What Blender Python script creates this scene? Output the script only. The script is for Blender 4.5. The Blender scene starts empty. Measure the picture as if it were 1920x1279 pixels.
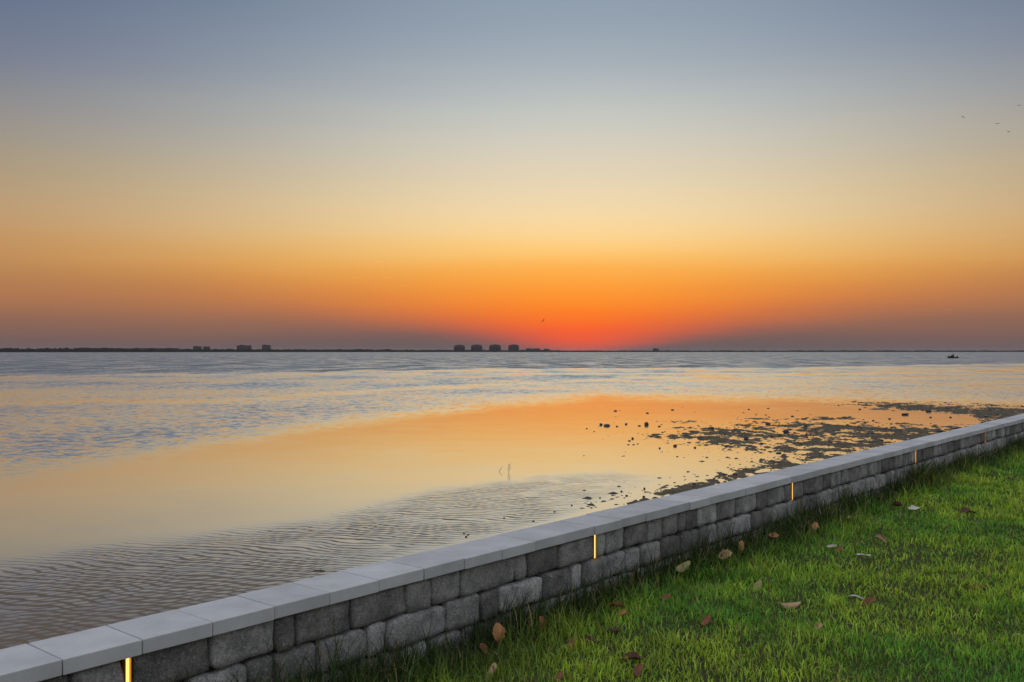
import bpy, bmesh, math, random
import numpy as np
from mathutils import Vector, noise as mnoise

random.seed(11)
rng = np.random.default_rng(11)
sc = bpy.context.scene
C = sc.collection
R = math.radians

# ------------------------------------------------------------------ camera
F = 1740.0            # focal length in photograph pixels (1920 wide)
CU, CV = 960.0, 659.5  # principal column, horizon row
CAMZ = 1.553
cam_d = bpy.data.cameras.new('camera')
cam_d.sensor_width = 36.0
cam_d.lens = F / 1920 * 36
cam_d.shift_y = 20.0 / 1920
cam_d.clip_start = 0.05
cam_d.clip_end = 60000
cam = bpy.data.objects.new('camera', cam_d)
C.objects.link(cam)
cam.location = (0, 0, CAMZ)
cam.rotation_euler = (R(90), 0, 0)
sc.camera = cam
sc.view_settings.view_transform = 'Standard'
sc.view_settings.look = 'None'
sc.view_settings.exposure = 0.0
sc.view_settings.gamma = 1.0
sc.view_settings.use_curve_mapping = False
sc.cycles.max_bounces = 6
sc.cycles.volume_bounces = 0


class G:
    """tiny node-graph helper"""
    def __init__(self, nt):
        self.nt = nt
        nt.nodes.clear()

    def n(self, t, **kw):
        nd = self.nt.nodes.new(t)
        for k, v in kw.items():
            setattr(nd, k, v)
        return nd

    def put(self, sock, v):
        if isinstance(v, bpy.types.NodeSocket):
            self.nt.links.new(v, sock)
        else:
            sock.default_value = v

    def math(self, op, a, b=None, c=None, clamp=False):
        nd = self.n('ShaderNodeMath', operation=op, use_clamp=clamp)
        self.put(nd.inputs[0], a)
        if b is not None:
            self.put(nd.inputs[1], b)
        if c is not None:
            self.put(nd.inputs[2], c)
        return nd.outputs[0]

    def vmath(self, op, a, b=None, scale=None):
        nd = self.n('ShaderNodeVectorMath', operation=op)
        self.put(nd.inputs[0], a)
        if b is not None:
            self.put(nd.inputs[1], b)
        if scale is not None:
            self.put(nd.inputs['Scale'], scale)
        return nd.outputs['Value'] if op in ('DOT_PRODUCT', 'LENGTH') else nd.outputs[0]

    def sep(self, v):
        nd = self.n('ShaderNodeSeparateXYZ')
        self.put(nd.inputs[0], v)
        return nd.outputs

    def comb(self, x, y, z):
        nd = self.n('ShaderNodeCombineXYZ')
        for i, q in enumerate((x, y, z)):
            self.put(nd.inputs[i], q)
        return nd.outputs[0]

    def noise(self, vec, scale, detail=2.0, rough=0.5, distort=0.0, color=False):
        nd = self.n('ShaderNodeTexNoise')
        if vec is not None:
            self.put(nd.inputs['Vector'], vec)
        self.put(nd.inputs['Scale'], scale)
        self.put(nd.inputs['Detail'], detail)
        self.put(nd.inputs['Roughness'], rough)
        self.put(nd.inputs['Distortion'], distort)
        return nd.outputs['Color' if color else 0]

    def mix(self, f, a, b, mode='MIX'):
        nd = self.n('ShaderNodeMix', data_type='RGBA', blend_type=mode)
        self.put(nd.inputs[0], f)
        for s, v in ((nd.inputs[6], a), (nd.inputs[7], b)):
            self.put(s, v if isinstance(v, bpy.types.NodeSocket) else (*v[:3], 1.0))
        return nd.outputs[2]

    def ramp(self, f, stops, interp='LINEAR'):
        nd = self.n('ShaderNodeValToRGB')
        cr = nd.color_ramp
        cr.interpolation = interp
        while len(cr.elements) > 1:
            cr.elements.remove(cr.elements[-1])
        cr.elements[0].position = stops[0][0]
        cr.elements[0].color = (*stops[0][1], 1)
        for p, c in stops[1:]:
            e = cr.elements.new(p)
            e.color = (*c, 1)
        self.put(nd.inputs[0], f)
        return nd.outputs[0]

    def rng(self, v, a, b, c=0.0, d=1.0, smooth=False):
        nd = self.n('ShaderNodeMapRange')
        if smooth:
            nd.interpolation_type = 'SMOOTHSTEP'
        self.put(nd.inputs[0], v)
        for i, q in enumerate((a, b, c, d)):
            self.put(nd.inputs[i + 1], q)
        return nd.outputs[0]

    def attr(self, name):
        return self.n('ShaderNodeAttribute', attribute_name=name).outputs['Fac']


def lin(r, g, b):
    f = lambda c: (c / 255 / 12.92) if c / 255 <= 0.04045 else ((c / 255 + 0.055) / 1.055) ** 2.4
    return (f(r), f(g), f(b))


# ------------------------------------------------------------------ sky
SUN_AZ = math.atan((1088 - CU) / F)          # just right of the axis
w = bpy.data.worlds.new('World')
sc.world = w
w.use_nodes = True
g = G(w.node_tree)
tc = g.n('ShaderNodeTexCoord').outputs['Generated']
d = g.vmath('NORMALIZE', tc)
dx, dy, dz = g.sep(d)
elev = g.math('MULTIPLY', g.math('ARCSINE', dz), 57.2958)
hz = g.vmath('NORMALIZE', g.comb(dx, dy, 0.0))
ca = g.vmath('DOT_PRODUCT', hz, (math.sin(SUN_AZ), math.cos(SUN_AZ), 0))
az = g.math('MULTIPLY', g.math('ARCCOSINE', g.math('MINIMUM', ca, 0.999999)), 57.2958)
# faint uneven layering of the haze
st = g.noise(g.comb(g.math('MULTIPLY', dx, 1.2), g.math('MULTIPLY', dy, 1.2), g.math('MULTIPLY', dz, 14.0)), 2.2, 3, 0.5)
elev2 = g.math('ADD', elev, g.math('MULTIPLY', g.math('SUBTRACT', st, 0.5), 0.9))
width = g.math('MINIMUM', g.math('ADD', 1.9, g.math('MULTIPLY', g.math('MAXIMUM', elev2, 0.0), 4.4)), 25.0)
q = g.math('DIVIDE', az, width)
near = g.math('EXPONENT', g.math('MULTIPLY', g.math('POWER', q, 2.0), -1.0))
EL = 90.0
ep = g.math('POWER', g.math('DIVIDE', g.math('MAXIMUM', elev2, 0.0), EL), 0.5)   # more room for the low sky
pos = lambda e: math.sqrt(max(e, 0) / EL)
NEAR = [(0, (172, 82, 74)), (0.45, (230, 86, 58)), (1.0, (250, 92, 46)), (1.7, (254, 108, 36)), (2.6, (254, 130, 36)),
        (3.6, (254, 150, 48)), (5.0, (252, 176, 74)), (6.4, (254, 208, 126)), (8.0, (246, 219, 168)), (10.0, (231, 213, 178)),
        (12.0, (216, 208, 188)), (14.0, (198, 201, 194)), (16.5, (171, 181, 187)), (19.0, (150, 164, 178)), (21.5, (137, 153, 170)),
        (30, (146, 158, 174)), (42, (180, 188, 198)), (60, (214, 218, 224)), (90, (224, 227, 231))]
FAR = [(0, (88, 82, 88)), (0.8, (116, 92, 88)), (1.8, (146, 103, 84)), (2.8, (174, 118, 80)), (3.6, (176, 122, 82)), (4.6, (174, 129, 86)),
       (5.8, (179, 135, 94)), (7.0, (179, 138, 102)), (8.5, (168, 140, 108)), (10.0, (155, 138, 112)), (12.0, (140, 133, 126)),
       (15.0, (104, 111, 134)), (18.0, (88, 102, 132)), (21.0, (74, 90, 124)), (30, (116, 128, 150)), (42, (168, 176, 188)),
       (60, (212, 216, 222)), (90, (224, 227, 231))]
cn = g.ramp(ep, [(pos(e), lin(*c)) for e, c in NEAR], 'B_SPLINE')
cf = g.ramp(ep, [(pos(e), lin(*c)) for e, c in FAR], 'B_SPLINE')
# opposite the sunset: the pale pink and blue of the eastern dusk sky
EAST = [(0, (128, 122, 134)), (3, (150, 142, 152)), (7, (176, 166, 172)), (12, (182, 178, 186)), (20, (176, 182, 194)), (35, (186, 193, 204)),
        (60, (212, 216, 222)), (90, (224, 227, 231))]
ce = g.ramp(ep, [(pos(e), lin(*c)) for e, c in EAST], 'B_SPLINE')
cf = g.mix(g.rng(az, 45.0, 125.0, 0.0, 1.0, True), cf, ce)
col = g.mix(near, cf, cn)
sky = g.n('ShaderNodeTexSky', sky_type='NISHITA')
sky.sun_disc = False
sky.sun_elevation = R(0.4)
sky.sun_rotation = SUN_AZ
sky.air_density = 1.5
sky.dust_density = 4.0
b1 = g.n('ShaderNodeBackground')
g.put(b1.inputs[0], col)
b1.inputs[1].default_value = 1.0
b2 = g.n('ShaderNodeBackground')
g.put(b2.inputs[0], sky.outputs[0])
b2.inputs[1].default_value = 0.008
ad = g.n('ShaderNodeAddShader')
g.put(ad.inputs[0], b1.outputs[0])
g.put(ad.inputs[1], b2.outputs[0])
wo = g.n('ShaderNodeOutputWorld')
g.put(wo.inputs[0], ad.outputs[0])
# the sun itself is already behind the haze at the skyline: the sky is the only daylight

# ------------------------------------------------------------------ frame of the place
WZ = -0.60                       # water level, lawn is 0
HW = CAMZ - WZ
UD = np.array([1462.0, F]) / math.hypot(1462.0, F)     # along the wall, away from the camera
ND = np.array([-UD[1], UD[0]])                         # across the wall, towards the water
WALL_A = math.atan2(UD[1], UD[0])
NF = 3.405                       # distance of the coping's lawn edge from the camera
COPE_Z = 0.440
TILE = 0.305


def at(u, v, z=0.0):
    """photograph pixel -> point on the level plane z"""
    Y = (CAMZ - z) * F / (v - CV)
    return ((u - CU) / F * Y, Y, z)


def at_depth(u, v, Y):
    return ((u - CU) / F * Y, Y, CAMZ - (v - CV) / F * Y)


def s_at(u, n=NF):
    t = (u - CU) / F
    Y = n / (t * ND[0] + ND[1])
    return Y * (t * UD[0] + UD[1])


# ------------------------------------------------------------------ objects helpers
def link(o, parent=None):
    C.objects.link(o)
    if parent is not None:
        o.parent = parent
    return o


def tag(o, label=None, cat=None, group=None, kind=None):
    if label: o['label'] = label
    if cat: o['category'] = cat
    if group: o['group'] = group
    if kind: o['kind'] = kind
    return o


def empty(name, loc, rz=0.0):
    o = bpy.data.objects.new(name, None)
    o.empty_display_size = 0.1
    o.location = loc
    o.rotation_euler = (0, 0, rz)
    return link(o)


def mesh(name, verts, faces, mat, parent=None, smooth=False):
    me = bpy.data.meshes.new(name)
    me.from_pydata([tuple(v) for v in verts], [], faces)
    me.materials.append(mat)
    if smooth:
        me.polygons.foreach_set('use_smooth', [True] * len(me.polygons))
    me.update()
    return link(bpy.data.objects.new(name, me), parent)


def mesh_np(name, V, Fq, mat, parent=None, smooth=True, attrs=None, colors=None):
    """V (n,3), Fq (m,k) arrays, all faces with k corners"""
    me = bpy.data.meshes.new(name)
    m, k = Fq.shape
    me.vertices.add(len(V))
    me.vertices.foreach_set('co', np.ascontiguousarray(V, dtype=np.float32).ravel())
    me.loops.add(m * k)
    me.loops.foreach_set('vertex_index', np.ascontiguousarray(Fq, dtype=np.int32).ravel())
    me.polygons.add(m)
    me.polygons.foreach_set('loop_start', np.arange(0, m * k, k, dtype=np.int32))
    me.polygons.foreach_set('use_smooth', np.full(m, smooth))
    me.materials.append(mat)
    for nm, a in (attrs or {}).items():
        at_ = me.attributes.new(nm, 'FLOAT', 'POINT')
        at_.data.foreach_set('value', np.ascontiguousarray(a, dtype=np.float32))
    for nm, a in (colors or {}).items():
        at_ = me.attributes.new(nm, 'FLOAT_COLOR', 'POINT')
        at_.data.foreach_set('color', np.ascontiguousarray(a, dtype=np.float32).ravel())
    me.update(calc_edges=True)
    me.validate()
    return link(bpy.data.objects.new(name, me), parent)


def bm_obj(name, bm, mat, parent=None, smooth=False):
    me = bpy.data.meshes.new(name)
    bm.to_mesh(me)
    bm.free()
    me.materials.append(mat)
    if smooth:
        me.polygons.foreach_set('use_smooth', [True] * len(me.polygons))
    return link(bpy.data.objects.new(name, me), parent)


def bm_box(x0, x1, y0, y1, z0, z1, bevel=0.0, seg=2):
    bm = bmesh.new()
    bmesh.ops.create_cube(bm, size=1.0)
    for v in bm.verts:
        v.co = Vector(((x0 + x1) / 2 + v.co.x * (x1 - x0), (y0 + y1) / 2 + v.co.y * (y1 - y0), (z0 + z1) / 2 + v.co.z * (z1 - z0)))
    if bevel:
        bmesh.ops.bevel(bm, geom=list(bm.edges), offset=bevel, segments=seg, affect='EDGES', profile=0.6)
    return bm


def grid_faces(nr, nc):
    i = np.arange(nr * nc).reshape(nr, nc)
    return np.stack([i[:-1, :-1], i[:-1, 1:], i[1:, 1:], i[1:, :-1]], -1).reshape(-1, 4)


# cheap smooth value noise in numpy
_tab = rng.random((256, 256))


def vnoise(x, y):
    xi = np.floor(x).astype(int); yi = np.floor(y).astype(int)
    fx = x - xi; fy = y - yi
    fx = fx * fx * (3 - 2 * fx); fy = fy * fy * (3 - 2 * fy)
    a = _tab[xi & 255, yi & 255]; b = _tab[(xi + 1) & 255, yi & 255]
    c = _tab[xi & 255, (yi + 1) & 255]; d_ = _tab[(xi + 1) & 255, (yi + 1) & 255]
    return (a * (1 - fx) + b * fx) * (1 - fy) + (c * (1 - fx) + d_ * fx) * fy


def fbm(x, y, o=4, gain=0.5):
    s = 0; a = 1; t = 0
    for k in range(o):
        s = s + a * vnoise(x * 2 ** k + 17.3 * k, y * 2 ** k + 5.1 * k); t += a; a *= gain
    return s / t


def smooth(a, b, x):
    t = np.clip((x - a) / (b - a), 0, 1)
    return t * t * (3 - 2 * t)


# ------------------------------------------------------------------ materials
def new_mat(name):
    m = bpy.data.materials.new(name)
    m.use_nodes = True
    return m, G(m.node_tree)


def finish(g_, shader, bump=None):
    o = g_.n('ShaderNodeOutputMaterial')
    g_.put(o.inputs[0], shader)


def principled(g_, color, rough=0.7, normal=None, spec=0.5):
    p = g_.n('ShaderNodeBsdfPrincipled')
    g_.put(p.inputs['Base Color'], color if isinstance(color, bpy.types.NodeSocket) else (*color, 1))
    g_.put(p.inputs['Roughness'], rough)
    g_.put(p.inputs['Specular IOR Level'], spec)
    if normal is not None:
        g_.put(p.inputs['Normal'], normal)
    return p.outputs[0]


def bump(g_, h, strength=0.5, dist=0.01, normal=None):
    b = g_.n('ShaderNodeBump')
    b.inputs['Strength'].default_value = strength
    b.inputs['Distance'].default_value = dist
    g_.put(b.inputs['Height'], h)
    if normal is not None:
        g_.put(b.inputs['Normal'], normal)
    return b.outputs[0]


def mat_plain(name, color, rough=0.7, spec=0.5, var=0.0, scale=8.0):
    m, g_ = new_mat(name)
    c = color
    if var:
        p = g_.n('ShaderNodeTexCoord').outputs['Object']
        nz = g_.noise(p, scale, 4, 0.6)
        c = g_.mix(nz, tuple(x * (1 - var) for x in color), tuple(min(1, x * (1 + var)) for x in color))
    finish(g_, principled(g_, c, rough, spec=spec))
    return m


def mat_stone():
    m, g_ = new_mat('tumbled_stone')
    p = g_.n('ShaderNodeNewGeometry').outputs['Position']
    rnd = g_.n('ShaderNodeObjectInfo').outputs['Random']
    base = g_.ramp(rnd, [(0, (0.17, 0.167, 0.162)), (0.3, (0.28, 0.275, 0.27)), (0.7, (0.40, 0.396, 0.39)), (1, (0.55, 0.55, 0.55))])
    pr = g_.vmath('ADD', p, g_.comb(g_.math('MULTIPLY', rnd, 40.0), 0.0, 0.0))
    n1 = g_.noise(pr, 9, 5, 0.62)
    n2 = g_.noise(pr, 85, 5, 0.7)
    n3 = g_.noise(pr, 60, 4, 0.65, 1.2)
    c = g_.mix(g_.rng(n1, 0.3, 0.72), g_.mix(1.0, base, (0.52, 0.52, 0.54), 'MULTIPLY'), g_.mix(1.0, base, (1.4, 1.38, 1.33), 'MULTIPLY'))
    c = g_.mix(g_.math('MULTIPLY', g_.rng(n2, 0.42, 0.62), 0.8), c, g_.mix(1.0, c, (0.45, 0.45, 0.45), 'MULTIPLY'))
    c = g_.mix(g_.rng(n3, 0.60, 0.68, 0.0, 0.6), c, (0.62, 0.61, 0.59))     # pale lime flecks
    h = g_.math('ADD', g_.math('MULTIPLY', n1, 1.0), g_.math('ADD', g_.math('MULTIPLY', n2, 0.45), g_.math('MULTIPLY', n3, 0.3)))
    finish(g_, principled(g_, c, 0.88, bump(g_, h, 1.0, 0.016), 0.25))
    return m


def mat_coping():
    m, g_ = new_mat('coping_concrete')
    p = g_.n('ShaderNodeNewGeometry').outputs['Position']
    rnd = g_.n('ShaderNodeObjectInfo').outputs['Random']
    base = g_.ramp(rnd, [(0, (0.53, 0.53, 0.555)), (0.5, (0.60, 0.60, 0.625)), (1, (0.665, 0.665, 0.685))])
    n1 = g_.noise(p, 5.0, 5, 0.6)
    n2 = g_.noise(p, 160, 3, 0.6)
    n3 = g_.noise(p, 30, 3, 0.7)
    c = g_.mix(g_.rng(n1, 0.32, 0.7), g_.mix(1.0, base, (0.80, 0.80, 0.80), 'MULTIPLY'), base)
    c = g_.mix(g_.math('MULTIPLY', g_.rng(n2, 0.3, 0.7), 0.25), c, g_.mix(1.0, c, (0.6, 0.6, 0.6), 'MULTIPLY'))
    c = g_.mix(g_.rng(n3, 0.70, 0.78, 0.0, 0.45), c, (0.22, 0.21, 0.20))
    n4 = g_.noise(p, 1.7, 5, 0.7, 0.6)
    c = g_.mix(g_.rng(n4, 0.50, 0.68, 0.0, 0.35), c, (0.36, 0.35, 0.33))
    finish(g_, principled(g_, c, 0.75, bump(g_, n2, 0.25, 0.003), 0.35))
    return m


def mat_water():
    m, g_ = new_mat('bay_water')
    P = g_.n('ShaderNodeNewGeometry').outputs['Position']
    px, py, pz = g_.sep(P)
    chop = g_.attr('chop'); rip = g_.attr('ripple'); deep = g_.attr('deep')
    # wind chop: slopes straight from noise, several sizes of wave
    v1 = g_.comb(g_.math('MULTIPLY', px, 0.9), py, 0.0)
    nA = g_.noise(v1, 8.0, 2, 0.6, 0.3, True)
    nB = g_.noise(v1, 3.2, 3, 0.6, 0.4, True)
    nC = g_.noise(g_.comb(g_.math('MULTIPLY', px, 0.30), g_.math('MULTIPLY', py, 0.12), 3.0), 0.8, 3, 0.6, 0.0, True)
    cen = lambda c, a: g_.vmath('SCALE', g_.vmath('SUBTRACT', c, (0.5, 0.5, 0.5)), scale=a)
    slope = g_.vmath('ADD', g_.vmath('ADD', cen(nA, 0.45), cen(nB, 1.0)), g_.vmath('SCALE', cen(nC, 0.85), scale=deep))
    slope = g_.vmath('ADD', slope, g_.comb(0.0, g_.math('ADD', -0.14, g_.math('MULTIPLY', deep, -0.08)), 0.0))       # waves lean towards the shore they run at
    slope = g_.vmath('SCALE', g_.vmath('MULTIPLY', slope, (0.6, 1.0, 0.0)), scale=chop)
    # ripples thrown back by the wall
    warp = g_.math('MULTIPLY', g_.noise(g_.comb(px, py, 0.0), 0.8, 3, 0.6), 30.0)
    warp2 = g_.math('MULTIPLY', g_.noise(g_.comb(px, py, 7.0), 0.9, 3, 0.6), 22.0)
    def train(dx_, dy_, lam, wp, amp):
        k = 2 * math.pi / lam
        ph = g_.math('ADD', g_.math('ADD', g_.math('MULTIPLY', px, dx_ * k), g_.math('MULTIPLY', py, dy_ * k)), wp)
        cr = g_.math('POWER', g_.math('MAXIMUM', g_.math('COSINE', ph), 0.0), 2.2)
        tilt = g_.math('MULTIPLY', cr, -amp)      # steep near side, long flat back
        return g_.vmath('SCALE', (dx_, dy_, 0.0), scale=tilt)
    gp = g_.rng(g_.noise(g_.comb(px, py, 2.0), 1.9, 3, 0.6), 0.34, 0.60, 0.08, 1.0)
    gp2 = g_.rng(g_.noise(g_.comb(px, py, 5.0), 1.3, 3, 0.6), 0.32, 0.66, 0.0, 1.0)
    r1 = g_.vmath('SCALE', train(0.26, 0.966, 0.125, warp, 0.32), scale=gp)
    r2 = g_.vmath('SCALE', train(-0.50, 0.866, 0.10, warp2, 0.16), scale=gp2)
    fine = cen(g_.noise(g_.comb(g_.math('MULTIPLY', px, 0.7), py, 0.0), 9.0, 2, 0.5, 0.0, True), 0.10)
    rs = g_.vmath('SCALE', g_.vmath('ADD', g_.vmath('ADD', r1, r2), g_.vmath('ADD', g_.vmath('MULTIPLY', fine, (0.6, 0.6, 0)), (0.0, -0.004, 0.0))), scale=rip)
    calm = g_.vmath('MULTIPLY', cen(g_.noise(g_.comb(g_.math('MULTIPLY', px, 0.5), py, 0.0), 1.1, 3, 0.5, 0.0, True), 0.012), (1, 1, 0))
    N = g_.vmath('NORMALIZE', g_.vmath('ADD', g_.vmath('ADD', g_.vmath('ADD', slope, rs), calm), (0, 0, 1)))
    fr = g_.n('ShaderNodeFresnel')
    fr.inputs['IOR'].default_value = 1.34
    g_.put(fr.inputs['Normal'], N)
    fac = g_.ramp(fr.outputs[0], [(0.0, (0.03,) * 3), (0.12, (0.05,) * 3), (0.17, (0.13,) * 3), (0.24, (0.48,) * 3), (0.34, (0.72,) * 3), (0.45, (0.83,) * 3), (0.65, (0.92,) * 3), (1.0, (0.98,) * 3)])
    bed = g_.mix(g_.rng(g_.noise(P, 0.6, 4, 0.6), 0.3, 0.7), (0.27, 0.200, 0.130), (0.37, 0.285, 0.195))
    bed = g_.mix(g_.math('MULTIPLY', rip, 0.85, clamp=True), bed, (0.155, 0.108, 0.066))      # darker weedy sand under the inshore ripples
    body = g_.mix(deep, bed, (0.125, 0.115, 0.095))
    df = g_.n('ShaderNodeBsdfDiffuse')
    g_.put(df.inputs[0], body)
    gl = g_.n('ShaderNodeBsdfGlossy')
    gl.inputs[0].default_value = (0.905, 0.955, 0.99, 1)
    g_.put(gl.inputs['Roughness'], g_.math('ADD', 0.11, g_.math('MULTIPLY', chop, 0.07)))
    g_.put(gl.inputs['Normal'], N)
    mx = g_.n('ShaderNodeMixShader')
    g_.put(mx.inputs[0], fac); g_.put(mx.inputs[1], df.outputs[0]); g_.put(mx.inputs[2], gl.outputs[0])
    finish(g_, mx.outputs[0])
    return m


def mat_mud():
    m, g_ = new_mat('wet_mud')
    P = g_.n('ShaderNodeNewGeometry').outputs['Position']
    n1 = g_.noise(P, 2.2, 4, 0.65)
    n2 = g_.noise(P, 17, 4, 0.7)
    c = g_.ramp(n1, [(0.3, (0.050, 0.038, 0.022)), (0.5, (0.105, 0.080, 0.046)), (0.68, (0.070, 0.066, 0.028))])
    c = g_.mix(g_.rng(n2, 0.5, 0.75), c, (0.16, 0.125, 0.09))
    finish(g_, principled(g_, c, g_.rng(n2, 0.3, 0.7, 0.55, 0.85), bump(g_, n2, 0.8, 0.03), 0.25))
    return m


def mat_soil():
    m, g_ = new_mat('lawn_soil')
    P = g_.n('ShaderNodeNewGeometry').outputs['Position']
    n1 = g_.noise(P, 1.4, 4, 0.6)
    n2 = g_.noise(P, 45, 4, 0.7)
    c = g_.mix(g_.rng(n1, 0.3, 0.7), (0.060, 0.085, 0.026), (0.10, 0.13, 0.04))
    c = g_.mix(g_.rng(n2, 0.4, 0.7), c, (0.075, 0.060, 0.034))
    finish(g_, principled(g_, c, 0.95, bump(g_, n2, 1.0, 0.03), 0.1))
    return m


def mat_grass():
    m, g_ = new_mat('grass_blade')
    a = g_.n('ShaderNodeAttribute', attribute_name='tint').outputs['Color']
    df = principled(g_, a, 0.55, spec=0.3)
    tr = g_.n('ShaderNodeBsdfTranslucent')
    g_.put(tr.inputs[0], g_.mix(1.0, a, (1.25, 1.2, 0.5), 'MULTIPLY'))
    mx = g_.n('ShaderNodeMixShader')
    mx.inputs[0].default_value = 0.42
    g_.put(mx.inputs[1], df); g_.put(mx.inputs[2], tr.outputs[0])
    finish(g_, mx.outputs[0])
    return m


def mat_leaf(name, c1, c2):
    m, g_ = new_mat(name)
    p = g_.n('ShaderNodeTexCoord').outputs['Object']
    n1 = g_.noise(p, 35, 4, 0.65)
    c = g_.mix(g_.rng(n1, 0.35, 0.65), c1, c2)
    x, y, z = g_.sep(p)
    vein = g_.math('ABSOLUTE', g_.math('SINE', g_.math('ADD', g_.math('MULTIPLY', x, 260.0), g_.math('MULTIPLY', g_.math('ABSOLUTE', y), 160.0))))
    c = g_.mix(g_.rng(vein, 0.0, 0.16, 0.35, 0.0), c, tuple(min(1, q_ * 1.7 + 0.02) for q_ in c2))
    finish(g_, principled(g_, c, 0.6, bump(g_, n1, 0.5, 0.004), 0.3))
    return m


def mat_emit(name, color, strength):
    m, g_ = new_mat(name)
    e = g_.n('ShaderNodeEmission')
    e.inputs[0].default_value = (*color, 1)
    e.inputs[1].default_value = strength
    finish(g_, e.outputs[0])
    return m


M_STONE = mat_stone(); M_COPE = mat_coping(); M_WATER = mat_water(); M_MUD = mat_mud()
M_SOIL = mat_soil(); M_GRASS = mat_grass()
M_CORE = mat_plain('joint_fill', (0.045, 0.043, 0.04), 0.95, 0.1, 0.4, 30)
M_SEAWALL = mat_plain('seawall_concrete', (0.22, 0.215, 0.2), 0.9, 0.2, 0.3, 4)
M_ROCK = mat_plain('wet_rock', (0.040, 0.034, 0.028), 0.5, 0.5, 0.5, 30)
M_ROCKB = mat_plain('brown_rock', (0.11, 0.080, 0.035), 0.6, 0.4, 0.4, 30)
M_BRASS = mat_plain('brass_channel', (0.42, 0.20, 0.035), 0.35, 0.5, 0.25, 60)
M_LED = mat_emit('lit_diffuser', (1.0, 0.56, 0.13), 1.9)
M_BIRD = mat_plain('bird_plumage', (0.02, 0.018, 0.018), 0.8, 0.2, 0.3, 5)
M_HULL = mat_plain('boat_hull', (0.022, 0.024, 0.026), 0.5, 0.4, 0.3, 3)
M_FAR = mat_plain('far_foliage', (0.028, 0.030, 0.028), 0.95, 0.0, 0.5, 0.02)
M_LAND = mat_plain('far_land', (0.05, 0.047, 0.042), 0.95, 0.0, 0.3, 0.01)
M_TOWER = mat_plain('tower_render', (0.085, 0.08, 0.085), 0.9, 0.1, 0.2, 0.05)
M_ROOF = mat_plain('tower_roof', (0.055, 0.050, 0.052), 0.9, 0.1, 0.2, 0.05)
m_, g_ = new_mat('weed_and_shell')
finish(g_, principled(g_, g_.mix(g_.attr('pale'), (0.030, 0.024, 0.014), (0.30, 0.25, 0.19)), 0.7, spec=0.3))
M_LITTER = m_
M_TWIG = mat_plain('dead_twig', (0.10, 0.065, 0.03), 0.8, 0.2, 0.3, 40)

# ------------------------------------------------------------------ water
def curve(u, pts):
    return np.interp(u, [p[0] for p in pts], [p[1] for p in pts])


rows = np.concatenate([[659.75, 659.85, 660.0], np.arange(660.2, 700, 0.8), np.arange(700, 780, 1.6), np.arange(780, 1240, 3.2),
                       np.arange(1240, 2000, 40)])
cols = np.concatenate([np.arange(-2600, -400, 200), np.arange(-400, 2400, 12), np.arange(2400, 4601, 200)])
UU, VV = np.meshgrid(cols, rows)
YY = HW * F / (VV - 659.5)
XX = (UU - CU) / F * YY
wob = (fbm(XX / 1.7, YY / 3.0, 4) - 0.5)
wob2 = (fbm(XX / 6.0 + 9, YY / 14.0, 4) - 0.5)
V2 = VV + wob * 0.10 * (VV - 659.5) + wob2 * 0.10 * (VV - 659.5)
# outer edge of the wind chop, the two streaky light bands, the inner chop, then calm
far_edge = curve(UU, [(-400, 712), (0, 706), (500, 698), (900, 692), (1500, 689), (1920, 682), (2400, 676)])
in_top = curve(UU, [(-400, 760), (0, 757), (400, 750), (700, 732), (900, 722), (1150, 709), (1400, 703), (1920, 694), (2400, 690)])
in_bot = curve(UU, [(-400, 960), (0, 880), (200, 852), (400, 822), (600, 797), (800, 772), (1000, 752), (1120, 743), (1500, 748), (1920, 756), (2400, 760)])
soft = 0.10 * (VV - 659.5) + 2.0
c_far = 1 - smooth(far_edge - soft * 0.4, far_edge + soft * 0.5, V2)
band = smooth(far_edge - 2, far_edge + 3, V2) * (1 - smooth(in_top - soft * .5, in_top + soft * .6, V2))
streak = smooth(0.42, 0.60, fbm(XX / 60.0 + 3, YY / 9.0 + UU * 0.0, 3))
c_band = band * (0.34 + 0.18 * streak)
inner = smooth(in_top - soft * .5, in_top + soft * .8, V2) * (1 - smooth(in_bot - soft * 1.9, in_bot + soft * 1.6, V2))
streak2 = smooth(0.30, 0.62, fbm(XX / 7.0 + 31, YY / 5.0, 4))
lvl = curve(UU, [(0, 0.66), (700, 0.64), (1100, 0.52), (1300, 0.44), (1920, 0.44)])
c_in = inner * lvl * (0.68 + 0.32 * streak2)
chop = np.clip(np.maximum(np.maximum(c_far * 1.0, c_band), c_in), 0, 1)
r_top = curve(UU, [(-400, 1120), (0, 1062), (200, 1034), (400, 1006), (600, 972), (800, 928), (1000, 898), (1150, 884), (1260, 892)])
cope_v = 1209 - 0.2312 * (UU - 43)
r_bot = cope_v - curve(UU, [(0, -40), (500, -10), (700, 6), (900, 12), (1100, 16), (1250, 26)])
rw = curve(UU, [(0, 45), (500, 30), (900, 18), (1200, 10)])
rip = smooth(r_top - rw * .35, r_top + rw, V2) * (1 - smooth(r_bot - 10, r_bot + 14, V2))
rip *= curve(UU, [(-400, 1.0), (300, 1.0), (700, 0.85), (1000, 0.75), (1150, 0.45), (1260, 0.0)])
rip += 0.05 * smooth(0.62, 0.75, fbm(XX / 2.5 + 50, YY / 2.0, 3)) * (VV > 760)
deep = 1 - smooth(684, 770, VV)
Vt = np.stack([XX, YY, np.full_like(XX, WZ)], -1).reshape(-1, 3)
water = mesh_np('bay_water', Vt, grid_faces(*XX.shape)[:, ::-1], M_WATER, attrs={'chop': chop.ravel(), 'ripple': rip.ravel(), 'deep': deep.ravel()})
tag(water, kind='structure', label='calm shallow bay water with rippled and mirror-smooth bands reaching the horizon')

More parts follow.
